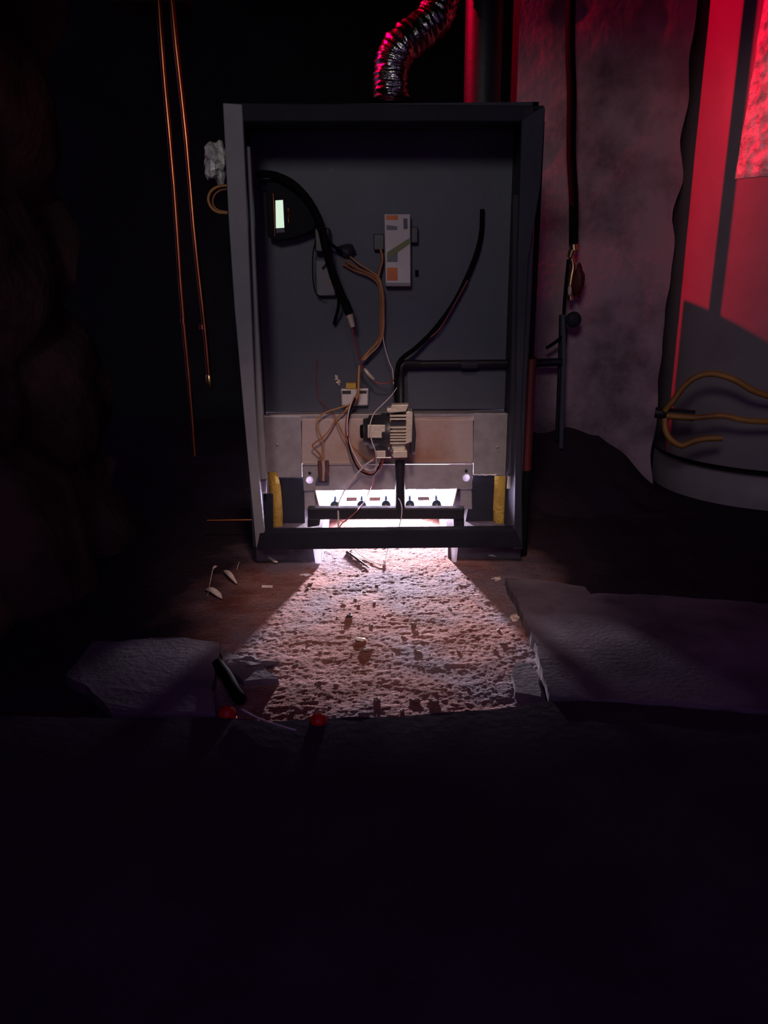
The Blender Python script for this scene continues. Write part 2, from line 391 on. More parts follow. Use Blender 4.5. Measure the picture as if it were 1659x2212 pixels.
b.box((a_.x, 0.0, a_.z - 0.004), (c_.x, 0.03, a_.z)); b.build('bottom_rail', 'bar', fur, 0.0015)
# inner channel beside the left post
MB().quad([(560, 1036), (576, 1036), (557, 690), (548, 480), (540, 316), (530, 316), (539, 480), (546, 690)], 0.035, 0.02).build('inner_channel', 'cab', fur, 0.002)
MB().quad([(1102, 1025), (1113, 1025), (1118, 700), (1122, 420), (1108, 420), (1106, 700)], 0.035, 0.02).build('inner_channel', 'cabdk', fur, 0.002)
# divider (slate panel behind the wiring)
MB().box((XL + 0.012, 0.25, 0.345), (XR - 0.012, 0.262, ZT - 0.012)).build('divider_panel', 'panel', fur)['label'] = 'slate grey inner panel behind the wires'
# ledge and shields
zl = U(830, 888, 0.25).z
MB().box((XL + 0.014, 0.196, zl - 0.006), (XR - 0.014, 0.25, zl)).build('ledge', 'galv', fur)
def sheet(name, m, pp, Y, t=0.004, lab=None):
    o = MB().quad(pp, Y, t).build(name, m, fur, 0.001)
    if lab: o['label'] = lab
    return o
sheet('upper_strip', 'rust', [(582, 910), (1094, 908), (1094, 893), (582, 896)], 0.198)
sheet('shield_panel', 'rust', [(652, 1003), (1022, 1003), (1022, 906), (652, 906)], 0.192, lab='middle shield, grey with a rust-pink right half')
fl = MB(); hA, hB = (663, 675), (1001, 1013)
for pp in ([(656, 1060), (hA[0], 1060), (hA[0], 1004), (654, 1004)], [(hA[1], 1060), (hB[0], 1056), (hB[0], 1004), (hA[1], 1004)], [(hB[1], 1056), (1020, 1056), (1020, 1004), (hB[1], 1004)],
           [(hA[0], 1031), (hA[1], 1031), (hA[1], 1004), (hA[0], 1004)], [(hA[0], 1060), (hA[1], 1060), (hA[1], 1043), (hA[0], 1043)],
           [(hB[0], 1026), (hB[1], 1026), (hB[1], 1004), (hB[0], 1004)], [(hB[0], 1056), (hB[1], 1056), (hB[1], 1038), (hB[0], 1038)]):
    fl.quad(pp, 0.186, 0.004)
fl.build('shield_panel', 'galv', fur)['label'] = 'lower shield flap above the burners'
# turned lip between the two middle shields
a_, c_ = U(655, 1004, 0.18), U(1020, 1003, 0.18)
MB().box((a_.x, 0.180, a_.z - 0.0015), (c_.x, 0.192, a_.z + 0.0015)).build('shield_lip', 'galv', fur)
sheet('side_shield', 'galv', [(573, 1031), (653, 1032), (650, 900), (563, 900)], 0.188)
sheet('side_shield', 'galv', [(1022, 1026), (1108, 1027), (1110, 893), (1024, 893)], 0.188)
sheet('lower_side_panel', 'cabdk', [(608, 1165), (660, 1165), (657, 1060), (655, 1033), (608, 1033)], 0.20)
sheet('lower_side_panel', 'cabdk', [(998, 1165), (1068, 1165), (1073, 1028), (1021, 1028), (1018, 1058)], 0.20)
sheet('lower_cheek', 'galv', [(658, 1100), (681, 1100), (680, 1059), (657, 1059)], 0.199)
sheet('lower_cheek', 'galv', [(996, 1100), (1020, 1100), (1019, 1056), (994, 1056)], 0.199)
# screws and holes of the lower flap
for x, y in ((669, 1037), (1007, 1032)):
    p = U(x, y, 0.185); MB().lathe(p, (0, -1, 0), [(0, .0095), (0.002, .0095), (0.004, 0.007), (0.005, 0.001)], 18).build('grommet', 'foot', fur)['label'] = 'translucent white grommet with light behind it'
    p = U(x, y - 15, 0.185); MB().lathe(p, (0, -1, 0), [(0, .0042), (0.0016, .0042)], 10).build('plug', 'blackpl', fur)
for x, y, Y in ((599, 960, .186), (1056, 895, .196), (1075, 965, .186)):
    p = U(x, y, Y); MB().lathe(p, (0, -1, 0), [(0, .0035), (0.002, .0035), (0.003, 0.0005)], 10).build('screw', 'rust', fur)
# ragged solder-like edge on the right side shield
pts = [U(1024 + i * 6, 1026 + random.uniform(-1, 1), 0.186) for i in range(9)]
MB().tube(pts, [0.0016 + 0.0012 * random.random() for _ in pts], 6).build('sealant_bead', 'white', fur)
# insulation strips at both sides and galvanised corner pieces
def strip(cols, Y, name, m):
    b = MB(); N = len(cols)
    v = []
    for (xl, xr, y, dy) in cols:
        v += [U(xl, y, Y + dy), U((xl + xr) / 2, y, Y - 0.012 + dy), U(xr, y, Y + dy)]
    f = []
    for i in range(N - 1):
        for k in range(2): a = i * 3 + k; f.append((a, a + 1, a + 4, a + 3))
    b.add(v, f, 0, True); o = b.build(name, m, fur); s = o.modifiers.new('thick', 'SOLIDIFY'); s.thickness = 0.004; return o
strip([(581, 596, 1020, 0), (583, 604, 1050, -.005), (584, 607, 1080, -.01), (584, 609, 1110, -.01), (585, 609, 1135, -.01), (584, 609, 1150, -.01)], 0.19, 'insulation_strip', 'yellow')
strip([(1070, 1096, 1028, 0), (1069, 1095, 1060, 0), (1067, 1094, 1095, 0), (1067, 1094, 1122, 0), (1076, 1092, 1150, 0)], 0.19, 'insulation_strip', 'yellow')
sheet('corner_tab', 'white', [(561, 1067), (576, 1066), (576, 1038), (559, 1039)], 0.10)
sheet('corner_tab', 'white', [(1095, 1056), (1113, 1055), (1114, 1028), (1097, 1029)], 0.10)
sheet('lower_end_panel', 'cabdk', [(556, 1160), (590, 1160), (590, 1067), (556, 1067)], 0.14)
sheet('lower_end_panel', 'cabdk', [(1092, 1160), (1116, 1160), (1116, 1056), (1092, 1056)], 0.14)
# burner tray with three windows
tz = 0.100
tr = MB()
xs0, xs1, y0_, y1_ = G(692, 1098, tz).x, G(980, 1098, tz).x, 0.17, 0.48
holes = []
for (px0, px1, py0, py1) in ((747, 772, 1072, 1083), (797, 822, 1072, 1083), (903, 927, 1072, 1083)):
    a = G(px0, py1, tz); c = G(px1, py0, tz); holes.append((a.x, c.x, a.y, c.y))
hy0, hy1 = holes[0][2], holes[0][3]
tr.box((xs0, y0_, tz - .003), (xs1, hy0, tz)); tr.box((xs0, hy1, tz - .003), (xs1, y1_, tz))
xx = xs0
for (hx0, hx1, _, _) in holes: tr.box((xx, hy0, tz - .003), (hx0, hy1, tz)); xx = hx1
tr.box((xx, hy0, tz - .003), (xs1, hy1, tz))
tr.build('burner_tray', 'white', fur)
for sx, x in ((1, xs0), (-1, xs1)):      # upturned tray sides
    MB().add([(x, .18, tz), (x, .47, tz), (x - sx * .012, .47, tz + .06), (x - sx * .012, .18, tz + .06)], [(0, 1, 2, 3)]).build('tray_side', 'rust', fur).modifiers.new('s', 'SOLIDIFY').thickness = 0.003
MB().box((xs0 - .01, 0.476, tz), (xs1 + .01, 0.480, 0.30)).build('heat_shield', 'white', fur)
# combustion box roof and sides so the flames light only the tray, the ground and the front
MB().box((xs0 - .03, 0.20, 0.30), (xs1 + .03, 0.52, 0.304)).build('combustion_box_top', 'galv', fur)
for x in (xs0 - .034, xs1 + .030): MB().box((x, 0.40, 0.10), (x + .004, 0.52, 0.30)).build('combustion_box_side', 'galv', fur)
# burners: venturi and flame
for k, (px, fx) in enumerate(((723, 735), (781, 785), (834, 838), (886, 889), (944, 936))):
    p = G(px, 1097, tz + .006); p.y = 0.178
    br = MB().lathe((p.x, p.y, tz + .010), (0, 1, 0), [(0, .0120), (.005, .0115), (.02, .0055), (.045, .0045), (.07, .0048)], 14).lathe((p.x, p.y + .012, tz + .001), (0, .35, .9), [(0, .0150), (.004, .0145), (.009, .0085), (.017, .0048), (.027, .0034), (.031, .001)], 14).build('burner', 'burner', fur)
    MB().lathe((p.x, p.y - .006, tz + .010), (0, 1, 0), [(0, .0028), (.016, .0022)], 10).build('orifice', 'brass', br)
    q = U(fx, 1058, 0.30)
    MB().blob((q.x, 0.285, q.z), (.0125, .03, .0105), k, 0.10, 14, 9, smooth=True).build('flame', 'flame', br)['label'] = 'white-violet burner flame'
# manifold
mf = MB(); mf.quad([(665, 1123), (1002, 1122), (1004, 1098), (664, 1098)], 0.105, 0.026)
mf.quad([(664, 1140), (690, 1136), (692, 1120), (664, 1120)], 0.105, 0.02); mf.quad([(980, 1140), (1003, 1140), (1003, 1118), (980, 1118)], 0.115, 0.018)
mf.build('manifold_pipe', 'iron', fur, 0.003)
pv = U(864, 995, 0.115); pb = U(863, 1105, 0.115)
MB().tube([pv, (pv.x, .115, pb.z)], 0.0125, 18).build('riser_pipe', 'iron', fur)
# L shaped supply pipe behind the valve
p0 = U(866, 872, .16); p1 = U(866, 786, .21); p2 = U(1110, 785, .21)
MB().tube([p0, (p0.x, .17, p0.z + .04), (p0.x, .20, p1.z - .02)], 0.0095, 12).tube(smooth([(p0.x, .20, p1.z - .03), (p0.x + .003, .20, p1.z - .005), (p0.x + .02, .205, p1.z + .002), (p0.x + .05, .21, p1.z)], 5), .0095, 12).tube(
    [(p0.x + .045, .21, p1.z), (XR - .014, .21, p1.z)], 0.0085, 12).build('supply_pipe', 'iron', fur)
MB().tube([U(996, 787, .208), U(1030, 787, .208)], 0.0115, 8).build('pipe_coupling', 'cabdk', fur)
sheet('access_cover', 'panel', [(880, 884), (1096, 884), (1100, 803), (880, 803)], 0.240)
# legs
for xx in ((675, 698), (974, 990)):
    a = U(xx[0], 1183, .045); c = U(xx[1], 1183, .045); w = (c.x - a.x); cx = (a.x + c.x) / 2
    b = MB(); z1 = 0.058; r1, r0 = w / 2, w / 2 * .58
    b.add([(cx - r0, .045, -.002), (cx + r0, .045, -.002), (cx + r0, .065, -.002), (cx - r0, .065, -.002), (cx - r1, .04, z1), (cx + r1, .04, z1), (cx + r1, .07, z1), (cx - r1, .07, z1)],
          [(0, 3, 2, 1), (4, 5, 6, 7), (0, 1, 5, 4), (1, 2, 6, 5), (2, 3, 7, 6), (3, 0, 4, 7)])
    b.build('leg', 'foot', fur, 0.002)['label'] = 'short tapered translucent white leg'
# blocks added under both sides of the furnace to bound the light fan
for k, (x0, x1) in enumerate(((-0.325, -0.158), (0.160, 0.345))):
    o = MB().box((x0, 0.075, -0.015), (x1, 0.50, ZB - .0005)).build('fan_edge_block', 'concrete', None, 0.004)
    tag(o, ('added concrete block bounding the light fan under the left side of the furnace', 'added concrete block bounding the light fan under the right side of the furnace')[k], 'block')

# gas valve
gv = thing('gas_valve', 'cast metal gas valve with black plastic end and ribbed body, above the burners', 'valve', tuple(U(850, 995, .12)))
Yv = 0.075
b = MB()
b.rect(846, 912, 876, 986, Yv + .008, .06); b.build('valve_body', 'cast', gv, .003)
b = MB(); b.quad([(876, 960), (890, 955), (892, 887), (877, 890)], Yv - .002, .05); b.build('end_flange', 'cast', gv, .002)
b = MB(); b.quad([(886, 982), (896, 975), (899, 940), (894, 890), (889, 886)], Yv + .004, .05); b.build('rear_cap', 'blackpl', gv, .002)
for y in (898, 905, 923, 931, 938, 944, 950, 957):
    a = U(842, y, Yv); c = U(878, y, Yv)
    MB().box((a.x, Yv - .004, a.z - .0022), (c.x, Yv + .012, a.z + .0016)).build('rib', 'cast', gv, .0006)
MB().quad([(846, 905), (878, 905), (878, 897), (844, 897)], Yv + .006, .04).build('rib_bed', 'blackpl', gv)
MB().rect(845, 908, 878, 921, Yv + .004, .03).build('rib_gap_cover', 'blackpl', gv)
MB().quad([(845, 892), (877, 889), (883, 874), (846, 875), (844, 882), (835, 883), (836, 890)], Yv - .006, .03).build('top_block', 'cast', gv, .0015)
MB().rect(849, 974, 880, 989, Yv - .004, .05).build('outlet_block', 'cast', gv, .0015)
MB().lathe(U(888, 884, Yv), (0, -1, 0), [(0, .005), (.004, .005), (.006, .002)], 8).build('bolt', 'steel', gv)
MB().lathe(U(893, 979, Yv), (.3, -1, .2), [(0, .004), (.005, .004)], 6).build('bolt', 'steel', gv)
MB().lathe(U(846, 972, Yv), (0, -1, 0), [(0, .005), (.006, .004)], 6).build('bolt', 'steel', gv)
ce = U(842, 932, Yv + .028); e2 = U(785, 932, Yv + .028)
L = ce.x - e2.x
MB().lathe(ce, (-1, 0, 0), [(0, .045), (L * .30, .045), (L * .34, .042), (L * .78, .041), (L * .82, .034), (L, .032)], 24).build('regulator_housing', 'blackpl', gv)
MB().lathe((e2.x + .001, e2.y, e2.z), (-1, 0, 0), [(0, .016), (.006, .017), (.009, .014), (.0095, .006)], 18).build('adjuster_cap', 'rubber', gv)
MB().quad([(794, 946), (832, 946), (832, 918), (794, 918)], Yv - .016, .006).build('nameplate', 'cast', gv, .001)['label'] = 'pale metal nameplate'
MB().rect(812, 960, 838, 973, Yv + .002, .04).build('lower_bracket', 'blackpl', gv, .001)
MB().rect(811, 974, 833, 990, Yv - .002, .03).build('terminal_block', 'cast', gv, .001)
MB().tube([U(813, 989, Yv - .004), U(845, 988, Yv - .004)], .0016, 8).build('terminal_bar', 'steel', gv)

# control module with printed label
cm = thing('control_box', 'white labelled control box with orange print, mounted upright on the inner panel', 'control box', tuple(U(858, 618, .25)))
MB().quad([(832, 619), (888, 619), (887, 462), (829, 462)], .212, .037).build('housing', 'tank', cm, .003)
b = MB(); Yc = .2105
b.quad([(834, 611), (886, 611), (885, 463), (831, 463)], Yc, .001, 0)
for pp, mi in (([(834, 475), (860, 475), (860, 465), (834, 465)], 1), ([(835, 497), (858, 497), (858, 489), (835, 486)], 2), ([(835, 485), (857, 485), (857, 478), (835, 477)], 0),
               ([(836, 560), (860, 545), (885, 527), (885, 514), (836, 545)], 4), ([(836, 566), (859, 566), (859, 544), (836, 560)], 2), ([(836, 606), (859, 606), (859, 578), (836, 578)], 1),
               ([(872, 496), (881, 494), (880, 472), (871, 472)], 2), ([(836, 575), (859, 575), (859, 570), (836, 570)], 0)):
    b.quad(pp, Yc - .0006, .0006, mi)
for i in range(6): b.quad([(873, 493 - i * 3.6), (879, 492.5 - i * 3.6), (879, 491 - i * 3.6), (873, 491.5 - i * 3.6)], Yc - .0011, .0005, 3)
b.build('printed_label', ['paper', 'porange', 'pgrey', 'pdark', 'pgreen'], cm)
MB().rect(807, 505, 830, 540, .222, .03).build('plug_connector', 'blackpl', cm, .002)
MB().rect(888, 490, 903, 525, .222, .03).build('plug_connector', 'blackpl', cm, .002)
tag(MB().rect(897, 583, 904, 597, .242, .0075).build('panel_clip', 'rubber', None, .001), 'tiny black clip on the inner panel right of the white box', 'clip')

# second small module, dim, left
tb = thing('transformer_box', 'small dim grey transformer box hanging on the inner panel, ringed by black wire', 'transformer', tuple(U(703, 640, .25)))
MB().rect(684, 562, 722, 639, .215, .034).build('housing', 'cab', tb, .003)
MB().rect(713, 578, 721, 612, .2135, .002).build('orange_stripe', 'porange', tb)
MB().rect(680, 492, 712, 545, .20, .05).build('plug_cap', 'blackpl', tb, .004)
wire('lead', [(682, 520, .20), (676, 550, .20), (676, 600, .20), (683, 634, .205), (700, 642, .205)], .0016, 'rubber', tb)
wire('lead', [(712, 540, .198), (707, 565, .2), (696, 580, .205)], .0016, 'rubber', tb)

# plate with yellow tag
lp = thing('junction_plate', 'small silver-rimmed plate with a yellow tag behind the hanging wires', 'junction box', tuple(U(766, 878, .25)))
b = MB(); b.quad([(737, 878), (796, 877), (797, 839), (735, 840)], .226, .023); b.build('plate_box', 'galv', lp, .003)
MB().quad([(740, 875), (793, 874), (794, 843), (738, 843)], .2248, .0013).build('face', 'paper', lp)
MB().rect(739, 844, 758, 851, .2232, .0012).build('dark_slot', 'pdark', lp); MB().rect(777, 844, 792, 850, .2232, .0012).build('dark_slot', 'pdark', lp)
MB().quad([(747, 840), (769, 840), (769, 828), (747, 828)], .222, .02).build('yellow_tag', 'ytag', lp, .001)['label'] = 'yellow tag'
b = MB(); b.blob(U(727, 816, .245), (.004, .004, .006), 3, .5).blob(U(731, 826, .245), (.005, .004, .006), 5, .5)
tag(b.build('paper_scrap', 'bone', None), 'tiny torn pale paper scrap stuck on the inner panel', 'scrap')
tag(MB().tube([U(713, 370, .2485), U(718, 364, .2485)], .0006, 5).build('scratch_fibre', 'wwhite', None), 'tiny pale fibre on the upper inner panel', 'fibre')

# limit switch on the left side with lit window
ls = thing('limit_switch', 'black switch housing with a pale green lit window, inside the furnace on the left', 'switch', tuple(U(620, 520, .25)))
b = MB(); b.plate([U(x, y, .19) for x, y in ((578, 512), (600, 520), (640, 512), (676, 498), (690, 470), (672, 440), (640, 408), (600, 388), (572, 386))], .058)
b.build('housing', 'black', ls, .004)
MB().quad([(596, 493), (614, 492), (611, 432), (595, 433)], .1885, .002).build('lit_window', 'glow', ls)['label'] = 'pale green lit window'
MB().quad([(597, 503), (615, 502), (614, 494), (597, 495)], .188, .002).build('window_sill_clip', 'panel', ls)
MB().tube([U(590, 418, .187), U(592, 460, .187), U(594, 510, .187)], .0009, 6).build('copper_edge', 'copper', ls)
MB().blob(U(624, 455, .187), (.003, .003, .005), 1, .4).blob(U(624, 475, .187), (.0025, .003, .007), 2, .4).blob(U(625, 465, .187), (.002, .002, .002), 2, .4).build('contact', 'copper', ls)

# ================================================================ wiring (each a thing)
def W(name, label, pts, r, m, cat='wire', group=None, k=6):
    return tag(wire(name, pts, r, m, None, k), label, cat, group)
c1 = W('power_cable', 'thick black cable arching from the upper left down the inner panel', [(556, 376, .20), (590, 378, .17), (630, 395, .15), (665, 430, .15), (690, 475, .15), (702, 520, .15), (712, 565, .155), (728, 610, .16), (745, 650, .165), (752, 672, .168)], .0085, 'rubber', 'cable')
MB().tube([U(744, 650, .165), U(755, 678, .168)], .0105, 10).build('cable_end_sleeve', 'rubber', c1)
MB().tube([U(754, 678, .168), U(762, 706, .17)], [.0095, .0065], 10).build('pale_boot', 'cast', c1)['label'] = 'pale cable boot'
W('black_cable', 'second black cable hugging the thick one on the inner panel', [(560, 392, .19), (600, 392, .19), (640, 415, .19), (672, 455, .19), (690, 500, .18), (700, 545, .175), (716, 600, .175), (732, 650, .18), (722, 700, .23)], .0042, 'rubber', 'cable')
W('right_cable', 'black cable sweeping down the right half of the inner panel to the valve', [(1042, 452, .232), (1040, 500, .23), (1030, 545, .225), (1008, 600, .222), (980, 655, .22), (940, 710, .215), (900, 750, .20), (868, 775, .19), (858, 800, .185), (856, 850, .175), (860, 880, .16)], .0058, 'rubber', 'cable')
W('red_wire', 'thin dark red wire running beside the right black cable', [(1010, 606, .214), (978, 664, .212), (950, 710, .21), (925, 732, .21)], .0018, 'wred')
# brown loom
for k, (dx, dy, mm) in enumerate(((0, 0, 'wbrown'), (5, 2, 'wtan'), (-5, 3, 'wbrown'), (3, -5, 'wtan'))):
    W('loom_wire', 'brown and tan wires bundled in a loom bending down beside the white control box',
      [(745 + dx, 562 + 3 * dy, .235), (770 + dx, 578 + 2 * dy, .225), (800 + dx, 592 + dy, .218), (818 + dx * .6, 608 + dy, .212), (825 + dx * .7, 640, .21 + dy * .0004), (825 + dx * .7, 690, .21), (824 + dx * .6, 722, .21), (812 + dx, 745 + dy, .21),
       (795 + dx, 762 + dy, .208), (784 + dx * .6, 778, .206)], .0025, mm, group='brown loom wires')
W('loom_branch', 'brown wire branch rising to the left edge of the control box', [(815, 606, .213), (820, 585, .216), (826, 560, .22), (822, 538, .225)], .0038, 'wbrown')
W('connector_wire', 'dark wire ending in a black plug left of the loom', [(706, 520, .18), (725, 535, .20), (742, 548, .22)], .004, 'rubber')
tag(MB().blob(U(748, 540, .225), (.022, .016, .014), 4, .25).build('plug', 'blackpl', None, .0), 'black plug at the upper end of the brown loom', 'plug')
W('thin_purple_wire', 'thin dark wire dropping from the cable boot to the splice', [(760, 706, .17), (766, 735, .175), (772, 765, .18), (776, 775, .185)], .0017, 'wred')
W('splice_wire', 'dark red wire curving through a tan splice to the right cable', [(776, 772, .19), (780, 785, .19), (790, 803, .19), (806, 822, .19), (826, 829, .188), (845, 825, .185), (855, 815, .18)], .0017, 'wred')
o = MB().tube(smooth([U(787, 796, .188), U(796, 808, .186), U(808, 820, .188)], 4), [.0022, .004, .005, .005, .005, .005, .0045, .004, .0025], 8).build('wire_splice', 'cast', None); tag(o, 'tan crimp splice on the dark red wire', 'splice')
W('grey_thin_wire', 'thin pale wire bowing from the loom down to the right cable', [(830, 640, .214), (830, 700, .212), (828, 732, .21), (834, 760, .205), (842, 785, .2), (848, 800, .192), (850, 830, .186)], .0013, 'wwhite')
W('white_wire', 'thin white wire slanting from the right cable across the valve', [(857, 838, .17), (845, 855, .14), (825, 875, .11), (808, 893, .07), (800, 915, .050), (799, 935, .048), (804, 955, .050), (811, 975, .055), (813, 1000, .08), (811, 1020, .12)], .0014, 'wwhite')
W('tan_wire', 'broad tan wire hanging over the silver-rimmed plate', [(776, 790, .195), (775, 810, .19), (774, 840, .185), (772, 856, .185), (762, 872, .185), (748, 885, .18)], .0040, 'wtan')
W('tan_wire', 'brown wire leading left from the plate then down in an angular bend', [(772, 850, .19), (757, 872, .188), (730, 882, .18), (705, 890, .17), (688, 902, .165), (684, 915, .16), (688, 932, .16), (694, 945, .16), (697, 955, .162), (697, 975, .168), (695, 1000, .17)], .0021, 'wtan')
W('brown_wire', 'brown wire with a sharp elbow at the far left of the shield', [(768, 862, .185), (748, 886, .178), (728, 903, .17), (712, 928, .165), (697, 945, .158), (682, 955, .158), (675, 963, .16), (683, 972, .16), (692, 985, .168), (688, 1004, .172)], .0021, 'wbrown')
W('brown_wire', 'brown wire sloping right from the plate to the white-tipped junction', [(722, 896, .17), (732, 920, .165), (745, 945, .16), (765, 968, .15), (785, 984, .12), (800, 993, .10), (808, 988, .085)], .0021, 'wbrown')
W('brown_fine_wire', 'fine dull red wire looping at the left of the inner panel', [(686, 775, .247), (683, 820, .245), (690, 860, .24), (705, 880, .22), (722, 896, .17)], .0012, 'wred')
W('red_loop_wire', 'dark red wire making the outer loop below the valve', [(766, 858, .18), (754, 885, .17), (748, 910, .165), (749, 945, .16), (757, 975, .155), (770, 1003, .15), (790, 1020, .14), (808, 1024, .12), (822, 1010, .09), (829, 990, .082)], .0021, 'wred')
W('black_loop_wire', 'black wire making the lowest loop below the valve', [(768, 860, .175), (756, 890, .166), (751, 925, .16), (755, 965, .15), (764, 995, .146), (778, 1017, .14), (800, 1026, .13), (812, 1020, .11), (822, 1000, .09)], .0019, 'rubber')
W('purple_loop_wire', 'pinkish wire making the inner loop below the valve', [(764, 856, .172), (753, 890, .162), (750, 930, .158), (758, 965, .15), (770, 990, .144), (782, 1008, .14), (800, 1016, .125), (812, 1010, .1), (820, 990, .085)], .0017, 'wwhite')
W('igniter_lead', 'black and white igniter lead running down left into the flames', [(806, 992, .09), (792, 1002, .12), (776, 1018, .14), (760, 1036, .15), (748, 1052, .155), (738, 1072, .15), (731, 1090, .12), (731, 1120, .09), (731, 1145, .05)], .0024, 'wwhite')
W('pink_lead', 'thin reddish lead crossing the burner opening', [(808, 1022, .12), (804, 1042, .145), (797, 1062, .15), (788, 1082, .12), (775, 1100, .095), (755, 1118, .08), (738, 1132, .06), (731, 1146, .05)], .0015, 'wred')
W('manifold_wire', 'thin pale wire bowing in front of the black riser pipe', [(853, 1070, .14), (862, 1078, .10), (868, 1095, .09), (867, 1118, .085), (862, 1138, .05), (864, 1147, .03)], .0013, 'wwhite')
# melted sheath bundle on the shield
sh = thing('pilot_bracket', 'dark stained metal bracket with burnt wire sheath on the lower shield', 'bracket', tuple(U(697, 1048, .18)))
MB().quad([(680, 1048), (711, 1047), (712, 1030), (706, 1026), (685, 1032)], .178, .006).build('bracket_plate', 'panel', sh, .001)
for x0, x1, mm in ((690, 692, 'burnt'), (698, 699, 'rust'), (706, 704, 'burnt')):
    wire('sheath', [(x0, 995, .172), (x0 + 1, 1012, .172), (x1, 1030, .172), (x1, 1038, .173)], .0052, mm, sh)

# ================================================================ things around
# duct above the furnace
ds = smooth([U(845, 212, .40), U(845, 170, .40), U(850, 130, .40), U(868, 100, .40), U(905, 70, .41), U(938, 40, .42), U(952, 0, .43), U(958, -60, .44)], 12)
b = MB(); n = 28; vs_ = []; m_ = len(ds)
nrm = Vector((0, 1, 0))
for i, p in enumerate(ds):
    t = (ds[min(i + 1, m_ - 1)] - ds[max(i - 1, 0)]).normalized(); nr = (nrm - t * nrm.dot(t)).normalized(); bn = t.cross(nr)
    for k in range(n):
        a = 2 * math.pi * k / n
        d = nr * math.cos(a) + bn * math.sin(a)
        r = .043 * (1 + .045 * math.sin(i * 1.9)) + .006 * noise.noise(Vector((math.cos(a) * 2.2, math.sin(a) * 2.2, i * .33)))
        vs_.append(p + d * r)
b.add(vs_, [(i * n + k, i * n + (k + 1) % n, (i + 1) * n + (k + 1) % n, (i + 1) * n + k) for i in range(m_ - 1) for k in range(n)], 0, True)
o = b.build('foil_duct', 'foil', None); tag(o, 'crumpled silver foil duct rising and bending right from the furnace top', 'duct')
p = U(845, 214, .40)
tag(MB().lathe((p.x, p.y, ZT), (0, 0, 1), [(0, .060), (.006, .060), (.008, .048), (.04, .047)], 28).build('duct_collar', 'cabdk', None), 'dark collar joining the foil duct to the furnace top', 'collar')
# black flue
a = U(1040, 190, .52)
tag(MB().tube([(a.x, .50, ZT), (a.x, .50, 2.1)], .048, 26).build('flue_pipe', 'iron', None), 'wide black flue pipe behind the foil duct', 'flue pipe')
# silver foil bulge and yellow cable loop at the left of the furnace
o = MB(); o.blob(U(471, 350, .16), (.028, .05, .042), 14, .28, 16, 12, smooth=False)
tag(o.build('foil_wrapped_elbow', 'foilb', None), 'crumpled silver foil elbow sticking out left of the furnace', 'duct')
tag(MB().tube([U(478, 350, .16), (XL + .004, .16, U(478, 350, .16).z)], .02, 14).build('elbow_stub', 'foil', None), 'short silver stub joining the foil elbow to the furnace side', 'duct')
lp_ = [(490, 401, .05), (472, 403, .05), (456, 413, .05), (450, 430, .05), (456, 447, .05), (470, 458, .05), (492, 460, .05)]
W('cable_loop', 'yellow-brown cable loop bulging out left of the furnace post', lp_, .0032, 'hose', 'cable')
W('cable_loop', 'thinner brown cable loop just inside the yellow-brown one', [(492, 408, .06), (474, 412, .06), (462, 424, .06), (460, 440, .06), (470, 453, .06), (492, 458, .06)], .0018, 'wbrown', 'cable')

# copper pipes at left
def vpipe(name, label, top, bot, Y, r, cat='pipe', m='copper', ztop=None):
    a, b_ = U(*top, Y), U(*bot, Y); d = (a - b_).normalized(); e = a + d * 0.45
    return e, b_, Y, r
def copper(label, top, bot, Y, joint, fit):
    a, b_ = U(*top, Y), U(*bot, Y); d = (a - b_).normalized(); e = a + d * 0.5
    t = thing('copper_pipe', label, 'pipe', tuple(b_))
    n_ = 14; pts = [b_.lerp(e, i / n_) + Vector((.0015 * math.sin(i * 1.3), .0, 0)) for i in range(n_ + 1)]
    MB().tube(pts, .0066, 14).build('tube', 'copper', t)
    j = U(*joint, Y); MB().tube([j - d * .006, j + d * .006], .0082, 14).build('joint', 'copper', t)
    if fit: MB().tube([b_ - d * .012, b_ - d * .004, b_, b_ + d * .018, b_ + d * .022], [.004, .008, .009, .009, .006], 14).build('end_fitting', 'brass', t)
    return t
copper('longer left copper pipe hanging beside the stone wall', (343, 0), (421, 985), .30, (396, 693), False)
copper('shorter right copper pipe ending in a fitting nearer the furnace', (372, 0), (453, 826), .30, (437, 706), True)
a = U(448, 1124, .2); c = U(537, 1123, .2)
o = MB().tube([(a.x, .2, a.z), (XL - .001, .2, c.z)], .0035, 10).build('gas_tube', 'copper', None); tag(o, 'thin horizontal copper tube running low into the furnace side', 'pipe')
# hanger board at the top left
a, c = U(240, 12, .34), U(402, -40, .34)
o = thing('pipe_hanger', 'dull wooden hanger board holding the two copper pipes, at the very top left', 'hanger', ((a.x + c.x) / 2, .34, a.z))
MB().box((a.x, .315, a.z), (c.x, .40, c.z)).build('board', 'wood', o, .002)
MB().box((a.x + .02, .33, c.z - .01), (a.x + .05, .38, 1.79)).build('strap', 'steel', o); MB().box((c.x - .05, .33, c.z - .01), (c.x - .02, .38, 1.79)).build('strap', 'steel', o)

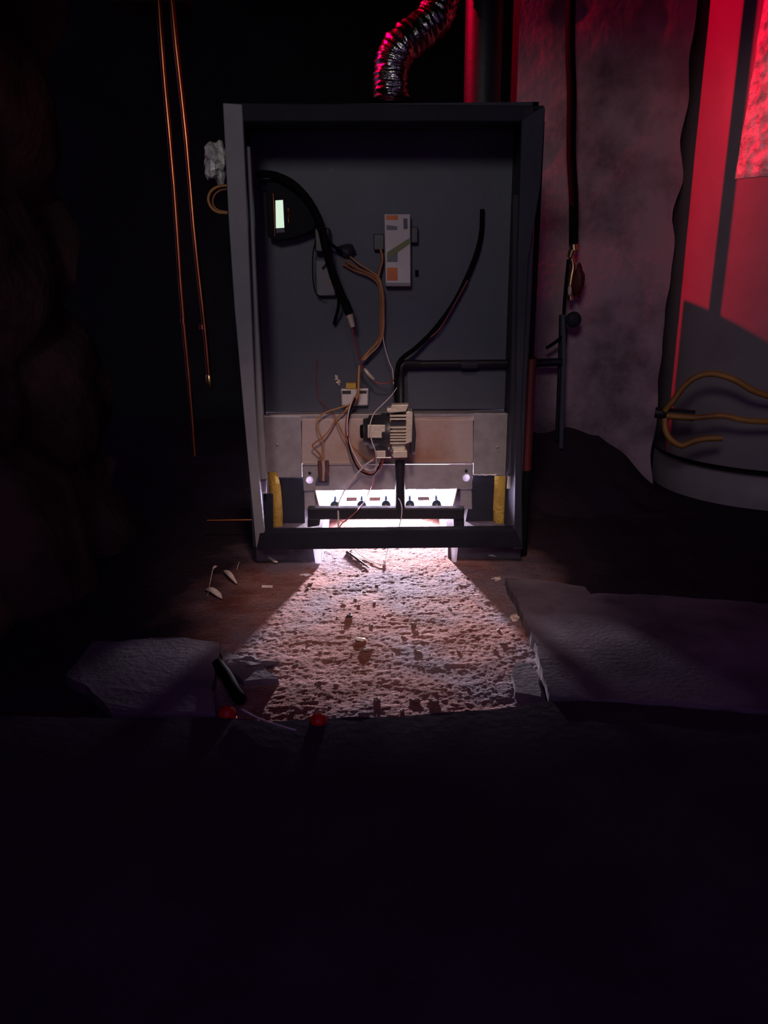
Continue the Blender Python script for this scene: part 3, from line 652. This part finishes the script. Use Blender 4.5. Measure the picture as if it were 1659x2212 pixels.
# black pipe right of the furnace with brass valve and gear below
Yp = .634
bp = thing('black_hose_line', 'black vertical hose with a brass fitting, right of the furnace against the concrete', 'hose', tuple(U(1212, 965, Yp)))
tp_ = U(1234, -40, Yp); d_ = (U(1234, 0, Yp) - U(1240, 530, Yp))
wire('hose', [tuple(U(1230, 0, Yp) + Vector((-.004, 0, .7))), tuple(U(1230, 0, Yp) + Vector((-.002, 0, .3))), (1232, 60, Yp), (1235, 200, Yp), (1234, 330, Yp), (1239, 430, Yp), (1239, 532, Yp)], .0135, 'rubber', bp, 6, 16)
MB().tube([U(1239, 528, Yp - .01), U(1240, 541, Yp - .01)], .0125, 6).build('brass_nut', 'brass', bp)
MB().tube([U(1236, 541, Yp - .01), U(1231, 556, Yp - .01)], [.011, .008], 8).build('brass_elbow', 'brass', bp)
wire('brass_tube', [(1233, 552, Yp), (1238, 575, Yp), (1234, 600, Yp), (1231, 625, Yp), (1233, 648, Yp)], [.008] * 25, 'brass', bp, 6, 8)
MB().blob(U(1250, 605, Yp), (.016, .014, .045), 7, .3, 14, 10, smooth=True).build('valve_handle', 'dullred', bp)['label'] = 'dull red drooping valve handle'
MB().blob(U(1231, 628, Yp - .012), (.006, .006, .014), 2, .2, smooth=True).build('pale_knob', 'bone', bp)
wire('lower_hose', [(1228, 560, Yp + .01), (1222, 620, Yp + .01), (1218, 680, Yp + .01), (1222, 720, Yp + .01), (1216, 770, Yp + .01)], [.005] * 25, 'rubber', bp, 6, 8)
MB().lathe(U(1237, 690, Yp), (0, -1, 0), [(0, .022), (.012, .024), (.022, .020), (.024, .006)], 18).build('pressure_dial', 'cabdk', bp)
MB().tube([U(1216, 680, Yp), U(1218, 760, Yp), U(1212, 968, Yp)], .0075, 12).build('drain_tube', 'panel', bp)
MB().tube([U(1212, 680, Yp + .02), U(1210, 760, Yp + .02), U(1203, 950, Yp + .02)], .006, 12).build('drain_tube', 'iron', bp)
MB().tube([U(1152, 784, Yp), U(1214, 782, Yp)], .0125, 14).build('side_branch', 'iron', bp)
MB().lathe(U(1158, 784, Yp), (-1, 0, 0), [(0, .018), (.01, .018), (.014, .012)], 8).build('branch_cap', 'iron', bp)
wire('branch_lever', [(1180, 752, Yp), (1196, 742, Yp), (1214, 728, Yp)], .006, 'rubber', bp)
rp = thing('added_pipe', 'added dark standing pipe, its dull red middle standing in for the red-lit strip right of the furnace', 'pipe', (U(1135, 1015, .10).x + .003, .10, 0))
a = U(1134, 1015, .10); c = U(1138, 775, .10); ax = a.x + .003  # pipe added here; the strip's red light is put into its colour
MB().tube([(ax, .10, -.01), (ax, .10, a.z)], .0115, 14).build('lower_sleeve', 'rubber', rp)
MB().tube([(ax, .10, a.z), (ax, .10, c.z)], .0125, 14).build('red_section', 'dullred', rp)['label'] = 'dull red section'
MB().tube([(ax, .10, c.z), (ax, .10, 1.0)], .006, 12).build('upper_rod', 'rubber', rp)

# water tank at right
TC = Vector((1.30, .80, 0)); TR = .365
wt = thing('water_heater', 'large pale round water heater at the right edge, its upper half lit red', 'water heater', TC)
MB().lathe(TC, (0, 0, 1), [(0.115, TR), (0.118, TR + .002), (1.75, TR + .002), (1.77, TR - .02)], 72).build('jacket', 'tank', wt)
MB().lathe(TC, (0, 0, 1), [(-.01, TR - .004), (0.088, TR - .004), (.092, TR - .012)], 72).build('base_ring', 'tank', wt)
MB().lathe(TC, (0, 0, 1), [(0.090, TR - .03), (0.117, TR - .03)], 48).build('base_groove', 'black', wt)
# crumpled foil sheet taped on the jacket
fo = MB(); v = []; f = []; na, nz = 60, 90
for j in range(nz + 1):
    z = U(1630, 372, .44).z + (1.75 - U(1630, 372, .44).z) * j / nz
    for i in range(na + 1):
        t_ = i / na; e = .012 * noise.noise(Vector((z * 12, 3, 1))) if i == 0 else 0
        an = math.radians(-145 + e * 60 + 82 * t_ + 9 * (min(z, 1.4) - .96))
        r = TR + .006 + .012 * abs(noise.noise(Vector((an * 7 + z * 3, z * 16, 2)))) + .005 * noise.noise(Vector((an * 28, z * 30, 5))) + .004 * noise.noise(Vector((an * 50, z * 90, 8)))
        if i == 0 or j == 0: r = TR + .004
        v.append((TC.x + r * math.cos(an), TC.y + r * math.sin(an), z))
for j in range(nz):
    for i in range(na): a = j * (na + 1) + i; f.append((a, a + 1, a + na + 2, a + na + 1))
fo.add(v, f, 0, True); fo.build('foil_wrap', 'foilb', wt)['label'] = 'crinkled foil wrap, glowing red'
# hoses looping in front of the tank
W('gas_hose', 'orange-yellow flexible hose arching above the other at the heater', [(1436, 888, .42), (1452, 868, .41), (1480, 832, .40), (1510, 812, .39), (1545, 808, .38), (1590, 822, .36), (1630, 845, .35), (1680, 858, .35), (1760, 860, .36)], .0085, 'hose', 'hose')
W('gas_hose', 'yellow hose running straight across the heater below the arching one', [(1440, 898, .43), (1500, 902, .40), (1560, 898, .37), (1610, 908, .35), (1680, 912, .34), (1760, 914, .35)], .0085, 'hose', 'hose')
W('gas_hose', 'lowest yellow hose bend under the heater hoses', [(1436, 904, .43), (1438, 930, .42), (1450, 950, .41), (1472, 962, .40), (1492, 955, .39), (1520, 948, .385), (1560, 946, .37)], .009, 'hose', 'hose')
a = U(1425, 892, .45)
tag(MB().tube([(a.x - .01, .46, a.z), (a.x + .09, .42, a.z - .004)], .016, 14).build('hose_coupling', 'iron', None), 'black coupling where the heater hoses meet', 'coupling')

# low mound added to stand in for the shade at the wall foot
mo = MB(); nx, ny = 44, 26; v = []; f = []
for j in range(ny + 1):
    for i in range(nx + 1):
        x = .37 + .55 * i / nx; y = .40 + .335 * j / ny; t_ = j / ny
        h = (.20 + .05 * noise.noise(Vector((x * 6, 2, 1)))) * t_ ** 1.3 * min(1, 8 * (i / nx), 2.6 * (1 - i / nx)) ** .9
        v.append((x, y, -.012 + h + .022 * noise.noise(Vector((x * 11, y * 11, 4))) * (t_ > 0)))
for j in range(ny):
    for i in range(nx): a = j * (nx + 1) + i; f.append((a, a + 1, a + nx + 2, a + nx + 1))
mo.add(v, f, 0, True)
tag(mo.build('shade_mound', 'earth', None), 'added low dark mound standing in for shade at the foot of the concrete wall', 'mound')

# ================================================================ ground debris
def gz(x, y): return dirt_h(x, y)
def on_ground(px, py, up_=0.0):
    p = G(px, py); p.z = gz(p.x, p.y) + up_; return p
st_pts = [on_ground(x, y, .004) for x, y in ((750, 1192), (764, 1202), (780, 1213), (797, 1226))]
o = MB().tube(smooth(st_pts, 4), [.0045, .004, .0035, .0035, .003, .003, .003, .003, .003, .0028, .0025, .002, .0015], 7)
o.tube([st_pts[0] + Vector((.006, 0, 0)), st_pts[0] + Vector((.014, -.003, .008))], [.002, .0008], 6)
tag(o.build('twig', 'bark', None), 'short dark twig on the bright dirt below the furnace', 'twig')
wp = [on_ground(x, y, .003 + u) for x, y, u in ((764, 1186, .01), (775, 1198, .004), (795, 1207, 0), (815, 1216, 0), (830, 1220, .002))]
tag(MB().tube(smooth(wp, 5), .0014, 6).build('loose_wire', 'wwhite', None), 'loose pale wire lying on the bright dirt beside the twig', 'wire')
wp = [on_ground(x, y, u) for x, y, u in ((830, 1221, .004), (833, 1208, .008), (838, 1196, .02), (843, 1186, .04))]
tag(MB().tube(smooth(wp, 5), .0012, 6).build('loose_wire', 'wwhite', None), 'loose pale wire rising from the dirt up to the furnace rail', 'wire')
o = MB().blob(on_ground(830, 1216, .004), (.004, .004, .006), 3, .4); tag(o.build('wire_nut', 'white', None), 'tiny white wire end cap on the dirt', 'cap')

def rock_thing(name, label, cat, px, py, r, m, sd, group=None, flat=.6, el=1.0):
    p = G(px, py); zz = gz(p.x, p.y)
    o = MB().blob((p.x, p.y, zz + r * flat * .5), (r * el, r, r * flat), sd, .35, 9, 6).build(name, m, None)
    return tag(o, label, cat, group)
rock_thing('clod', 'dark clod in the middle of the lit dirt', 'clod', 755, 1330, .007, 'bark', 1)
rock_thing('paper_bit', 'small torn white paper bit in the middle foreground of the lit dirt', 'scrap', 779, 1380, .008, 'bone', 2, None, .3, 1.4)
rock_thing('white_pebble', 'bright white pebble left of centre in the lit dirt', 'pebble', 809, 1297, .0035, 'white', 3)
rock_thing('white_pebble', 'tiny white pebble right of centre in the lit dirt', 'pebble', 900, 1357, .003, 'white', 4)
rock_thing('pale_stone', 'pale stone at the upper corner of the right slab', 'stone', 1073, 1250, .008, 'bone', 5, None, .5, 1.3)
rock_thing('brick_fragment', 'reddish broken fragment at the left edge of the right slab', 'fragment', 1112, 1335, .011, 'bone', 6, None, .7, .8)
rock_thing('white_chip', 'bright white chip at the left end of the lit dirt near the leg', 'chip', 660, 1238, .008, 'white', 7, None, .35, 1.5)
a, c = on_ground(566, 1267, .004), on_ground(589, 1267, .004)
tag(MB().tube([a, c], .004, 8).build('cigarette_butt', 'bone', None), 'pale cigarette-like stub on the shaded dirt left of the furnace', 'stub')
# pale shaving-like debris on the left
def curl(pxs, w, label, m='bone'):
    P = smooth([on_ground(x, y, u) for x, y, u in pxs], 6); b = MB(); v = []
    for i, p in enumerate(P):
        ww = w * math.sin(math.pi * (i + .6) / (len(P) + .4)); v += [p + Vector((0, -ww, 0)), p + Vector((0, 0, ww * .5)), p + Vector((0, ww, 0))]
    f = []
    for i in range(len(P) - 1):
        for k in range(2): q = i * 3 + k; f.append((q, q + 1, q + 4, q + 3))
    b.add(v, f, 0, True); o = b.build('peeling_flake', m, None); o.modifiers.new('s', 'SOLIDIFY').thickness = .0012; return tag(o, label, 'flake')
curl([(448, 1285, .002), (455, 1265, .012), (462, 1245, .022), (470, 1240, .022)], .012, 'tall pale curled flake standing at the left of the debris')
curl([(484, 1240, .012), (498, 1250, .014), (512, 1262, .006)], .014, 'pale curved flake at the right of the left debris')
curl([(444, 1274, .004), (458, 1280, .010), (474, 1287, .006), (480, 1292, .003)], .014, 'bright pinkish flake at the front of the left debris')
curl([(512, 1236, .01), (516, 1228, .014), (518, 1222, .012)], .006, 'tiny upright pale flake behind the left debris')
curl([(575, 1205, .01), (592, 1214, .006), (600, 1216, .004)], .008, 'pale flake lying just below the furnace left corner')
curl([(1040, 1186, .012), (1060, 1190, .014), (1078, 1194, .008)], .007, 'orange-brown flake lying below the furnace right corner', 'wtan')
curl([(1048, 1200, .006), (1060, 1203, .008), (1072, 1203, .004)], .006, 'grey-white chip just in front of the orange-brown flake', 'paper')
# dark gap shadow stones near the front left, and red caps
o = MB().blob(tuple(on_ground(535, 1440, .004)), (.045, .022, .013), 8, .3, 14, 8); tag(o.build('flat_stone', 'concrete', None), 'flat grey stone lump at the front left of the dirt', 'stone')
rod = [on_ground(x, y, u) for x, y, u in ((470, 1445, .012), (490, 1470, .012), (505, 1500, .014), (520, 1525, .014))]
tag(MB().tube(smooth(rod, 5), .011, 10).build('black_hose_piece', 'rubber', None), 'short piece of black hose lying between left slab and dirt', 'hose')
for k, (x, y, r, lab) in enumerate(((490, 1532, .014, 'darker red plastic cap on the ground beside the left slab'), (688, 1548, .0135, 'brighter red plastic cap at the front edge of the dirt'))):
    p = G(x, y, .02); o = thing('plastic_stopper', lab, 'cap', (p.x, p.y, .004))
    MB().lathe((p.x, p.y, .002), (0, 0, 1), [(0, r), (.012, r), (.018, r * .85), (.021, r * .4)], 20).build('dome', 'redpl', o)
    MB().lathe((p.x, p.y, .000), (0, 0, 1), [(0, r * 1.12), (.004, r * 1.12), (.005, r)], 20).build('rim', 'redpl', o)
W('twine', 'thin pale cord lying in front of the red caps on the dark slab', [tuple(G(*q, .016)) for q in ((522, 1532), (560, 1552), (600, 1566), (640, 1578))], .0016, 'wwhite', 'cord')
ep = [G(x, y, .009) + Vector((0, .004, 0)) for x, y in ((702, 1563), (780, 1564), (860, 1561), (940, 1556), (1020, 1549), (1090, 1541), (1165, 1530))]  # pale tube added as the bright lip of the front slab
tag(MB().tube(smooth(ep, 6), .0018, 7).build('lit_lip_line', 'steel', None), 'added thin pale line standing in for the lit lip along the front edge of the dirt', 'wire')
# loose pebbles
proto = []
for k in range(5):
    o = MB().blob((0, 0, 0), (.005, .004, .003), k + 20, .35, 8, 5).build('pebble', 'pebble', None); proto.append(o)
cnt = 0; spots = []
while cnt < 70:
    px, py = random.uniform(600, 1110), random.uniform(1220, 1540)
    p = G(px, py); s = random.uniform(.35, 1.0) if cnt % 9 else random.uniform(1.0, 1.8)
    if any((p - q).length < .012 for q in spots): continue
    spots.append(p)
    o = proto[cnt] if cnt < 5 else proto[cnt % 5].copy()
    if cnt >= 5: C.objects.link(o)
    o.location = (p.x, p.y, gz(p.x, p.y) + .0012 * s); o.scale = (s * random.uniform(.8, 1.6), s, s * .6); o.rotation_euler = (0, 0, random.uniform(0, 6))
    tag(o, 'small brown pebble scattered on the lit dirt in front of the furnace', 'pebble', 'pebbles scattered on the lit dirt'); cnt += 1
